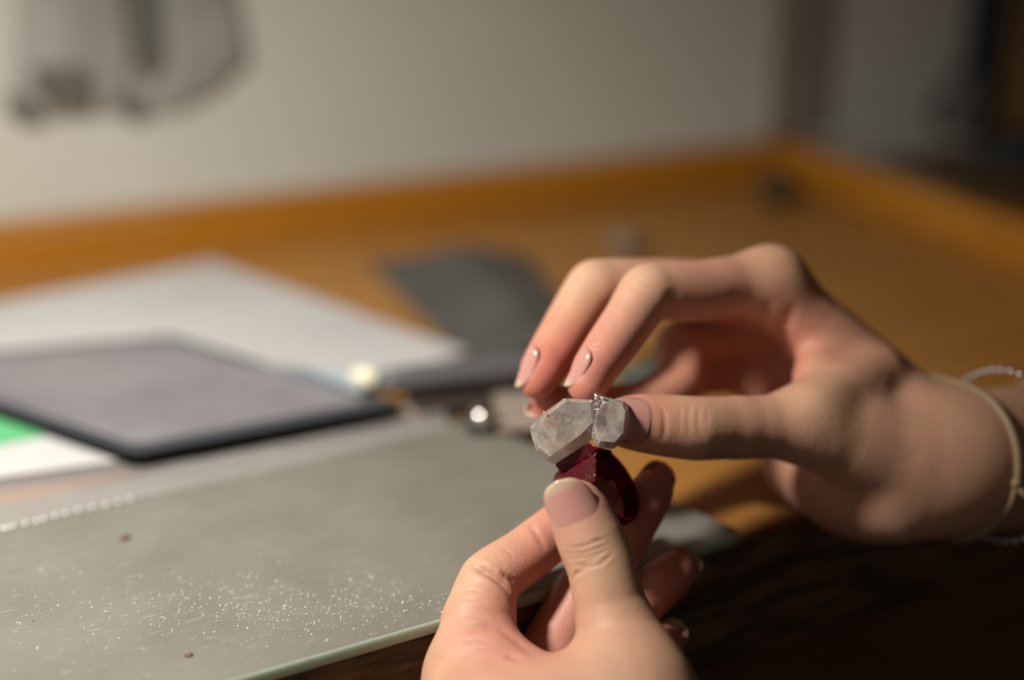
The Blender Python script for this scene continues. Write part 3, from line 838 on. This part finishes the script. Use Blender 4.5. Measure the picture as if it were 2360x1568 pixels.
# ---- right hand (upper): index and thumb on the crystal
R_index = [(1775, 652, .388, 8.7), (1690, 660, .383, 7.9), (1600, 672, .377, 7.8), (1495, 676, .370, 7.2), (1450, 738, .366, 6.5), (1404, 803, .362, 6.1), (1372, 848, .3595, 5.6), (1354, 886, .3585, 5.0)]
R_middle = [(1770, 690, .402, 8.8), (1600, 668, .394, 8.0), (1480, 662, .388, 7.6), (1372, 664, .382, 7.2), (1318, 742, .378, 6.7), (1270, 822, .373, 6.2), (1252, 850, .370, 5.8), (1240, 878, .369, 4.8)]
R_ring = [(1765, 770, .412, 8.5), (1670, 778, .408, 7.8), (1572, 800, .402, 7.2), (1566, 880, .397, 6.6), (1480, 930, .391, 6.1), (1400, 938, .386, 5.8), (1330, 937, .380, 5.5), (1268, 927, .376, 4.6)]
R_pinky = [(1760, 860, .414, 8.0), (1680, 850, .413, 7.0), (1590, 865, .408, 6.4), (1560, 930, .402, 5.8), (1600, 985, .398, 5.2), (1640, 1000, .396, 4.6)]
R_thumb = [(1868, 978, .373, 9.6), (1780, 984, .3685, 8.0), (1700, 986, .365, 7.7), (1605, 988, .360, 7.9), (1540, 982, .3585, 7.6), (1485, 976, .3572, 7.2), (1452, 974, .3566, 6.5)]
R_palm = [
    [(1775, 652, .388, 8.8), (1865, 750, .392, 9.5), (1945, 830, .393, 10.5), (2050, 925, .392, 11), (2140, 1020, .390, 13)],
    [(1780, 690, .402, 9), (1900, 790, .404, 11), (2050, 945, .398, 12), (2180, 1050, .392, 13)],
    [(1770, 765, .412, 9), (1900, 870, .412, 11), (2060, 1000, .402, 12), (2180, 1060, .392, 13)],
    [(1765, 850, .415, 8.5), (1840, 960, .410, 11), (1960, 1070, .400, 12), (2120, 1100, .394, 13)],
    [(1850, 1062, .396, 10.9), (1955, 1140, .389, 11.1), (2060, 1150, .387, 12.0), (2150, 1110, .389, 13)],
    [(1868, 978, .373, 9.4), (1960, 1010, .377, 12), (2060, 1045, .382, 14), (2150, 1060, .387, 15)],
    [(1890, 870, .382, 7), (1960, 930, .384, 10)],
    [(2130, 1058, .3865, 17.6), (2200, 1062, .388, 18.6), (2330, 1058, .401, 19.4), (2480, 1020, .414, 20.5), (2800, 900, .445, 24), (3150, 790, .475, 27)],
    [(1880, 932, .3675, 4.2), (1950, 888, .3755, 4.0), (2030, 850, .386, 4.0)],
]
tintR = dict(base=FLESH, spots=[
    (1352, 880, .356, 11, RED, .75), (1236, 890, .367, 12, RED, .75), (1268, 928, .374, 16, RED, .8), (1400, 830, .356, 12, PINK, .5), (1300, 850, .368, 12, RED, .5),
    (1470, 975, .349, 12, RED, .65), (1600, 985, .352, 10, YEL, .4), (1700, 800, .40, 40, RED, .55), (1560, 700, .372, 14, PINK, .35),
    (1780, 600, .385, 14, YEL, .4), (1480, 620, .366, 10, YEL, .5), (1340, 620, .378, 10, YEL, .4), (1890, 920, .366, 16, YEL, .5), (1800, 870, .385, 14, RED, .5)])
crR = [
    ([(1345, 812), (1372, 808), (1396, 815)], .12, .5), ([(1352, 800), (1380, 796), (1402, 803)], .10, .5), ([(1340, 825), (1360, 822)], .1, .5),
    ([(1440, 655), (1470, 648), (1500, 652)], .14, .6), ([(1430, 668), (1460, 662), (1490, 668)], .10, .6), ([(1450, 640), (1490, 636)], .1, .6),
    ([(1542, 660), (1547, 700), (1540, 740), (1526, 765)], .35, 2.0), ([(1690, 660), (1697, 690), (1680, 720), (1640, 745)], .3, 2.0),
    ([(1770, 690), (1760, 720), (1745, 770)], .5, 1.5), ([(1840, 690), (1800, 760), (1780, 820), (1776, 890)], .7, 1.8),
    ([(1570, 925), (1566, 970), (1572, 1010)], .08, .7), ([(1590, 920), (1585, 975), (1592, 1020)], .11, .8), ([(1612, 930), (1608, 980), (1614, 1010)], .09, .7), ([(1632, 935), (1630, 980)], .07, .7),
    ([(1520, 930), (1532, 960), (1532, 1000), (1520, 1022)], .2, .7),
    ([(1225, 810), (1250, 800), (1268, 815)], .12, .6), ([(1480, 780), (1500, 790)], .2, 1.0),
]
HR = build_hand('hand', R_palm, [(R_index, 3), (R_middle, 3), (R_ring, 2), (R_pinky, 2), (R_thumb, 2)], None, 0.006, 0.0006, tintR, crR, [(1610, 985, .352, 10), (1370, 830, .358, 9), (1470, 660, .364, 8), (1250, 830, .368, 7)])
tag(HR.o, 'right hand in wrist bracelets, steadying the crystal from above with thumb and fingertips', 'hand')
def tipdir(ch):
    a, b = P(*ch[-3][:3]), P(*ch[-1][:3]); d = b - a; return P(*ch[-1][:3]), d / np.linalg.norm(d), ch[-1][3] * MM
c, d, r = tipdir(R_index); nail(HR, c, D(-.52, .85, -.01), D(-.82, -.50, -.12), r * 1.12, 0.0112, 1.0, back=-0.0022, free=0.0020, dip=0.0010, tone=0.88)
c, d, r = tipdir(R_middle); nail(HR, c, D(-.40, .91, -.03), D(-.93, -.30, -.16), r * 1.15, 0.0116, 1.0, back=-0.0018, free=0.0020, dip=0.0010, tone=0.88)
c, d, r = tipdir(R_ring); nail(HR, c, d, D(-.55, .1, -.2), r * 1.05, 0.0100, 0.9, back=0.0006, free=0.0022)
c, d, r = tipdir(R_thumb); nail(HR, c, d, D(0, -.20, -.97), r * 1.12, 0.0122, 0.90, back=0.0006, free=0.002, tone=0.85)
c, d, r = tipdir(R_pinky); nail(HR, c, d, D(.3, -.3, -.9), r * 1.05, 0.0090, 0.9, back=0.0006)

# ---- left hand (lower): pinching the ring between thumb and index
L_index = [(1082, 1610, .338, 9.4), (1095, 1520, .340, 9.0), (1103, 1435, .344, 8.6), (1128, 1340, .350, 7.3), (1205, 1284, .355, 6.7), (1280, 1226, .360, 6.5), (1330, 1185, .3635, 6.1), (1382, 1146, .366, 5.3)]
L_middle = [(1200, 1640, .351, 9), (1270, 1510, .357, 8.3), (1345, 1375, .3618, 7.6), (1400, 1295, .3655, 6.9), (1452, 1212, .3655, 6.4), (1488, 1155, .3645, 6.0), (1504, 1130, .364, 5.2)]
L_ring = [(1280, 1660, .355, 8.8), (1350, 1540, .361, 8.0), (1415, 1440, .366, 7.2), (1480, 1382, .368, 6.4), (1530, 1341, .367, 5.8), (1556, 1318, .3665, 5.1)]
L_pinky = [(1380, 1700, .356, 7.5), (1440, 1630, .361, 6.6), (1485, 1560, .364, 5.6), (1520, 1505, .3645, 5.0), (1536, 1482, .364, 4.5)]
L_thumb = [(1445, 1600, .330, 13.6), (1432, 1490, .3335, 10.2), (1408, 1400, .3355, 8.3), (1388, 1310, .337, 8.0), (1362, 1245, .338, 7.9), (1340, 1195, .3388, 7.4), (1330, 1172, .339, 6.6)]
L_palm = [
    [(1090, 1600, .338, 9.6), (1120, 1760, .334, 13), (1190, 1950, .330, 18)],
    [(1200, 1650, .350, 10), (1230, 1800, .344, 14), (1260, 1980, .336, 18)],
    [(1290, 1670, .354, 10), (1320, 1820, .348, 14), (1330, 2000, .338, 18)],
    [(1390, 1710, .356, 9), (1400, 1860, .350, 13), (1390, 2020, .340, 18)],
    [(1445, 1600, .330, 13.6), (1440, 1720, .328, 18), (1360, 1920, .328, 20)],
    [(1075, 1550, .337, 9.2), (1140, 1550, .335, 9.8), (1220, 1595, .333, 9.4), (1320, 1640, .331, 10)],
    [(1075, 1650, .326, 10.5), (1200, 1645, .3245, 11.5), (1360, 1640, .324, 12.5), (1450, 1640, .326, 15)],
    [(1280, 2000, .333, 22), (1290, 2300, .322, 23), (1290, 2700, .300, 26), (1270, 3300, .275, 31)],
]
tintL = dict(base=FLESH, spots=[
    (1330, 1172, .334, 10, PINK, .5), (1390, 1285, .330, 8, YEL, .5), (1372, 1148, .362, 10, RED, .8), (1300, 1220, .352, 9, RED, .55), (1240, 1300, .350, 11, PINK, .6),
    (1505, 1140, .359, 13, RED, .75), (1556, 1318, .361, 13, RED, .8), (1540, 1480, .359, 12, RED, .8), (1170, 1400, .342, 11, PINK, .7), (1280, 1450, .352, 16, PINK, .7),
    (1160, 1480, .328, 12, PINK, .7), (1090, 1330, .344, 9, YEL, .4), (1480, 1200, .360, 12, PINK, .6)])
crL = [
    # thumb knuckle wrinkles
    ([(1300, 1262), (1340, 1262), (1375, 1250), (1405, 1238)], 0.189, .45), ([(1304, 1275), (1345, 1275), (1385, 1262), (1418, 1246)], 0.232, .5),
    ([(1308, 1288), (1350, 1286), (1390, 1273), (1425, 1256)], 0.261, .5), ([(1312, 1300), (1340, 1302), (1375, 1288), (1400, 1282)], 0.232, .5),
    ([(1313, 1312), (1350, 1308), (1385, 1300), (1420, 1268), (1430, 1272)], 0.217, .5), ([(1320, 1326), (1345, 1318)], 0.203, .5), ([(1305, 1268), (1320, 1300)], 0.145, .5),
    ([(1360, 1246), (1400, 1246)], 0.145, .4), ([(1315, 1340), (1330, 1320), (1360, 1313)], 0.189, .5),
    # index folds
    ([(1078, 1300), (1100, 1308), (1130, 1322), (1160, 1345), (1185, 1372)], 1.160, 1.0), ([(1150, 1318), (1175, 1335), (1195, 1352)], 0.507, .8),
    ([(1205, 1195), (1225, 1215), (1245, 1245), (1258, 1275)], 0.261, .8), ([(1155, 1262), (1175, 1275), (1188, 1292)], 0.145, .5), ([(1140, 1280), (1160, 1292)], 0.116, .5),
    ([(1065, 1362), (1090, 1360), (1120, 1366)], 0.145, .5), ([(1068, 1380), (1100, 1382), (1130, 1390)], 0.145, .5), ([(1060, 1400), (1095, 1402), (1120, 1408)], 0.145, .5),
    ([(1062, 1418), (1095, 1420), (1135, 1432)], 0.174, .6), ([(1060, 1450), (1095, 1448), (1125, 1444), (1155, 1452), (1190, 1478), (1222, 1505), (1250, 1526)], 0.435, 1.4),
    ([(1062, 1480), (1100, 1474), (1140, 1482)], 0.174, .7), ([(1160, 1512), (1185, 1518), (1215, 1525)], 0.507, 1.0), ([(1090, 1500), (1130, 1495), (1165, 1500)], 0.145, .7),
]
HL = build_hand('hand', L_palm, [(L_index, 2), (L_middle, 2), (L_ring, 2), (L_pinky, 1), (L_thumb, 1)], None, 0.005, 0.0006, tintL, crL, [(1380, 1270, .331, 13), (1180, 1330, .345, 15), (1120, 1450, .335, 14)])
tag(HL.o, 'left hand at the bottom, pinching the dark red ring between thumb and finger', 'hand')
c, d, r = tipdir(L_thumb); nail(HL, c, D(-.44, -.90, -.02), D(-.30, -.16, -.94), r * 1.15, 0.0158, 1.0, back=0.0010, free=0.0026, root=2.3, square=2.4)
c, d, r = tipdir(L_index); nail(HL, c, d, D(.35, -.1, .9), r * 1.10, 0.0110, 1.2, back=0.0012, tone=.9)
c, d, r = tipdir(L_middle); nail(HL, c, d, D(.10, -.25, .93), r * 1.10, 0.0112, 1.15, back=0.0010, tone=.9)
c, d, r = tipdir(L_ring); nail(HL, c, d, D(.55, -.25, .75), r * 1.10, 0.0105, 1.15, back=0.0010, tone=.9)
c, d, r = tipdir(L_pinky); nail(HL, c, d, D(.45, -.45, .65), r * 1.10, 0.0092, 1.15, back=0.0010, tone=.9)

# ------------------------------------------------------------------ ring of dark red wax with the quartz seated on it
ring = empty('ring', P(1440, 1200, .352)); tag(ring, 'dark red wax ring carrying a two-lobed clear quartz crystal, held in the fingers', 'ring')
RC = P(1419, 1119, .3525)
ra = D(-.74, .47, .48)                                   # along the hole, to the far rim
rv = D(.36, .90, .10); rv = rv - ra * (rv @ ra); rv /= np.linalg.norm(rv)
ru = np.cross(rv, ra); ru = ru if ru @ RIGHT > 0 else -ru
def band():
    n = 96; V, F = [], []
    for i in range(n):
        t = 2 * math.pi * i / n
        cu, cv = math.cos(t), math.sin(t)                # cv=1 bottom, cu=-1 left leg, cv=-1 top under the stone
        left = max(0, -cu); topw = max(0, -cv)
        w = 0.0046 + 0.0070 * left ** 1.2 + 0.0058 * topw ** 0.6
        ro = 0.0094 + 0.0006 * topw; ri = 0.0084
        w = min(w, 0.0115)
        sec = [(ri + .0002, 0.0), (ro - .0003, 0.0), (ro, .0004), (ro - .0003 * 0, w * .5), (ro, w - .0004), (ro - .0003, w), (ri + .0002, w), (ri, w - .0004), (ri - .0001, w * .5), (ri, .0004)]
        for (r_, s_) in sec:
            V.append(RC + (cu * ru + cv * rv) * r_ + ra * s_)
    k = 10
    for i in range(n):
        j = (i + 1) % n
        for q in range(k): F.append((i * k + q, j * k + q, j * k + (q + 1) % k, i * k + (q + 1) % k))
    return V, F
V, F = band(); o = meshobj('band', V, F, m_wax, smooth=True)
bm = bmesh.new(); bm.from_mesh(o.data); bmesh.ops.recalc_face_normals(bm, faces=bm.faces); bm.to_mesh(o.data); bm.free()
adopt(ring, o)
def hull(name, pts, m, parent, bev=0.0, label=None):
    bm = bmesh.new()
    for p in pts: bm.verts.new(tuple(P(*p)))
    bmesh.ops.convex_hull(bm, input=list(bm.verts))
    bmesh.ops.dissolve_limit(bm, angle_limit=math.radians(4), verts=list(bm.verts), edges=list(bm.edges))
    for v in [v for v in bm.verts if not v.link_faces]: bm.verts.remove(v)
    if bev: bmesh.ops.bevel(bm, geom=list(bm.edges), offset=bev, segments=2, affect='EDGES', profile=0.5, clamp_overlap=True)
    o = bmobj(name, bm, m); adopt(parent, o)
    if label: o['label'] = label
    return o
# shoulder under the big lobe: a slab with a straight upper edge, then a neck down to the band
hull('setting', [(1279, 1071, .3515), (1358, 1019, .3475), (1374, 1042, .3470), (1294, 1094, .3510), (1279, 1068, .3580), (1358, 1019, .3560), (1374, 1042, .3560), (1294, 1092, .3580)], m_wax, ring, 0.0003)
hull('shoulder', [(1374, 1042, .3460), (1293, 1094, .3500), (1374, 1112, .3440), (1290, 1145, .3484), (1374, 1042, .3540), (1296, 1094, .3570), (1376, 1110, .3530), (1296, 1145, .3560)], m_wax, ring, 0.0004)
hull('prong', [(1364, 1028, .3480), (1376, 1034, .3475), (1408, 1038, .3500), (1412, 1046, .3508), (1378, 1052, .3480), (1366, 1046, .3478), (1372, 1032, .3560), (1408, 1038, .3570), (1412, 1046, .3570), (1376, 1052, .3560)], m_wax, ring, 0.0003)
# quartz: two lobes
big = [(1301, 918, .3500), (1364, 922, .3500), (1382, 950, .3505), (1376, 1000, .3500), (1357, 1019, .3490), (1278, 1070, .3500), (1262, 1065, .3505), (1237, 1042, .3512), (1226, 1010, .3515), (1221, 985, .3518), (1250, 954, .3512),
       (1306, 924, .3466), (1362, 929, .3466), (1366, 975, .3466), (1338, 1003, .3466), (1268, 1054, .3466), (1244, 1034, .34705), (1235, 990, .3473), (1258, 958, .34715),
       (1310, 922, .3570), (1362, 925, .3570), (1372, 1000, .3575), (1275, 1060, .3575), (1240, 1020, .3575), (1236, 980, .3570)]
hull('crystal', big, m_quartz, ring, 0.00012, 'larger cloudy quartz lobe on the left')
small = [(1370, 948, .3480), (1388, 914, .3490), (1440, 925, .3490), (1449, 942, .3490), (1443, 1001, .3490), (1424, 1028, .3485), (1411, 1036, .3482), (1379, 1031, .3478), (1363, 1008, .3478), (1362, 980, .3476),
         (1392, 926, .3460), (1435, 934, .3460), (1442, 948, .3460), (1437, 998, .3460), (1418, 1020, .3460), (1384, 1018, .3460), (1374, 998, .3460), (1376, 955, .3460),
         (1392, 922, .3550), (1438, 930, .3550), (1440, 995, .3555), (1415, 1028, .3550), (1372, 1010, .3550)]
hull('crystal', small, m_quartz, ring, 0.00012, 'smaller clear quartz lobe on the right')
# broken seam between the lobes and small inclusions
V, F = [], []
def chip(px, py, Z, s):
    c = P(px, py, Z); b = len(V)
    for k in range(4): V.append(c + rng.normal(size=3) * s)
    F.extend([(b, b + 1, b + 2), (b, b + 2, b + 3), (b, b + 3, b + 1), (b + 1, b + 3, b + 2)])
for i in range(70):
    chip(1378 + rng.normal(0, 8), 930 + rng.normal(0, 9), .3474 - .0009 * rng.random(), 0.00022 + 0.0002 * rng.random())
for i in range(12):
    t = rng.random(); chip(1374 - 12 * t + rng.normal(0, 3), 940 + 60 * t, .3464, 0.00015 + 0.00012 * rng.random())
for i in range(30):
    chip(1380 + rng.normal(0, 8), 1005 + rng.normal(0, 12), .3463, 0.00016)
o = meshobj('fracture', V, F, m_fract); o['kind'] = 'stuff'; o['label'] = 'glittering broken seam between the lobes'; adopt(ring, o)
V, F = [], []
for (x, y) in ((1306, 960), (1280, 963), (1316, 968), (1310, 972), (1304, 971), (1256, 981), (1232, 993), (1250, 1003), (1334, 991), (1256, 951), (1322, 997), (1344, 948), (1431, 929), (1432, 925), (1405, 972), (1437, 995), (1300, 920), (1312, 917)):
    chip(x + rng.normal(0, 2), y + rng.normal(0, 2), .3458 if x > 1390 else .3464, 0.00016)
o = meshobj('inclusion', V, F, m_fract); o['kind'] = 'stuff'; adopt(ring, o)
# wax dust on the ring and on the knuckle and thumb of the left hand
dg = bpy.context.evaluated_depsgraph_get()
def dust_on(objs, area_px, n, s, name, parent, gauss=True):
    V, F = [], []
    trees = []
    for ob in objs:
        mw = ob.matrix_world
        trees.append(BVHTree.FromPolygons([tuple(v.co) for v in ob.data.vertices], [tuple(p.vertices) for p in ob.data.polygons]))
    for i in range(n):
        (x0, y0, x1_, y1_) = area_px[i % len(area_px)]
        px, py = rng.uniform(x0, x1_), rng.uniform(y0, y1_)
        d = Vector(ray(px, py)).normalized(); hit = None
        for t_ in trees:
            h = t_.ray_cast(Vector(CAM), d)
            if h[0] is not None and (hit is None or h[3] < hit[3]): hit = h
        if hit is None: continue
        c = np.array(hit[0]) + np.array(hit[1]) * s * 0.2; b = len(V)
        sz = s * (0.5 + rng.random() ** 2)
        for k in range(4): V.append(c + rng.normal(size=3) * sz * 0.6)
        F.extend([(b, b + 1, b + 2), (b, b + 2, b + 3), (b, b + 3, b + 1), (b + 1, b + 3, b + 2)])
    o = meshobj(name, V, F, m_dust); o['kind'] = 'stuff'
    return o
ringparts = [c for c in ring.children if c.name.startswith(('band', 'setting', 'shoulder', 'prong'))]
o = dust_on(ringparts, [(1285, 1030, 1372, 1110), (1350, 1030, 1376, 1120), (1380, 1045, 1468, 1200)], 240, 0.00011, 'wax_dust', ring); adopt(ring, o)
o = dust_on([HL.o], [(1035, 1295, 1075, 1345), (1080, 1180, 1260, 1300), (1270, 1140, 1380, 1210), (1180, 1320, 1200, 1380)], 150, 0.00008, 'skin_dust', HL.o); o.parent = HL.o

# ------------------------------------------------------------------ bracelets on the right wrist
wax = D(math.cos(math.radians(33)), 0.0, math.sin(math.radians(33)))
def wrist_loop(center, axis, off, n=96, fixed=None):
    u, w, a = frame_for(axis); out = []
    for k in range(n):
        t = 2 * math.pi * k / n; dr = math.cos(t) * u + math.sin(t) * w
        if fixed: out.append(center + dr * fixed); continue
        h = HR.bvh.ray_cast(Vector(center + dr * 0.07), Vector(-dr))
        rr = 0.07 - h[3] if h[0] is not None else 0.021
        out.append(center + dr * (rr + off))
    o2 = np.array(out)
    for _ in range(3): o2 = (np.roll(o2, 1, 0) + 2 * o2 + np.roll(o2, -1, 0)) / 4
    return o2
cordb = empty('cord_bracelet', P(2195, 1060, .388)); tag(cordb, 'thin beige cord bracelet tied round the right wrist', 'bracelet')
lp = wrist_loop(P(2206, 1062, .3886), wax, 0.0007)
V, F = tube(lp, 0.00115, 10, closed=True); o = meshobj('cord', V, F, m_cord, smooth=True); adopt(cordb, o)
pr = [proj(p) for p in lp]
kk = min(range(len(lp)), key=lambda i: abs(pr[i][0] - 2312) + abs(pr[i][1] - 1118) + 3000 * max(0, pr[i][2] - .39))
kp = lp[kk]; bm = bmesh.new(); bmesh.ops.create_icosphere(bm, subdivisions=2, radius=0.0017)
for v in bm.verts: v.co = Vector(kp) + v.co * (1 + 0.25 * mnoise.noise(v.co * 900))
o = bmobj('knot', bm, m_cord, smooth=True); adopt(cordb, o)
V, F = tube([kp, kp + D(.4, .8, -.3) * .003, kp + D(.7, .9, -.2) * .006], [.0007, .0007, .0005], 8); o = meshobj('cord_end', V, F, m_cord, smooth=True); adopt(cordb, o)

beadb = empty('bead_bracelet', P(2303, 1056, .398)); tag(beadb, 'bracelet of small shiny metal beads on the right wrist, at the frame edge', 'bracelet')
bc = P(2303, 1050, .3925)
lpb = wrist_loop(bc, wax, 0.0, n=48, fixed=0.0230)
V, F = tube(lpb, 0.0004, 6, closed=True); o = meshobj('string', V, F, m_string, smooth=True); adopt(beadb, o)
bead_me = None
for i, p in enumerate(lpb):
    if bead_me is None:
        bm = bmesh.new(); bmesh.ops.create_uvsphere(bm, u_segments=12, v_segments=8, radius=0.00100)
        for f in bm.faces: f.smooth = True
        bead_me = bpy.data.meshes.new('bead'); bm.to_mesh(bead_me); bm.free(); bead_me.materials.append(m_bead)
    k = bpy.data.objects.new('bead', bead_me); COL.objects.link(k); k.location = tuple(p); adopt(beadb, k)
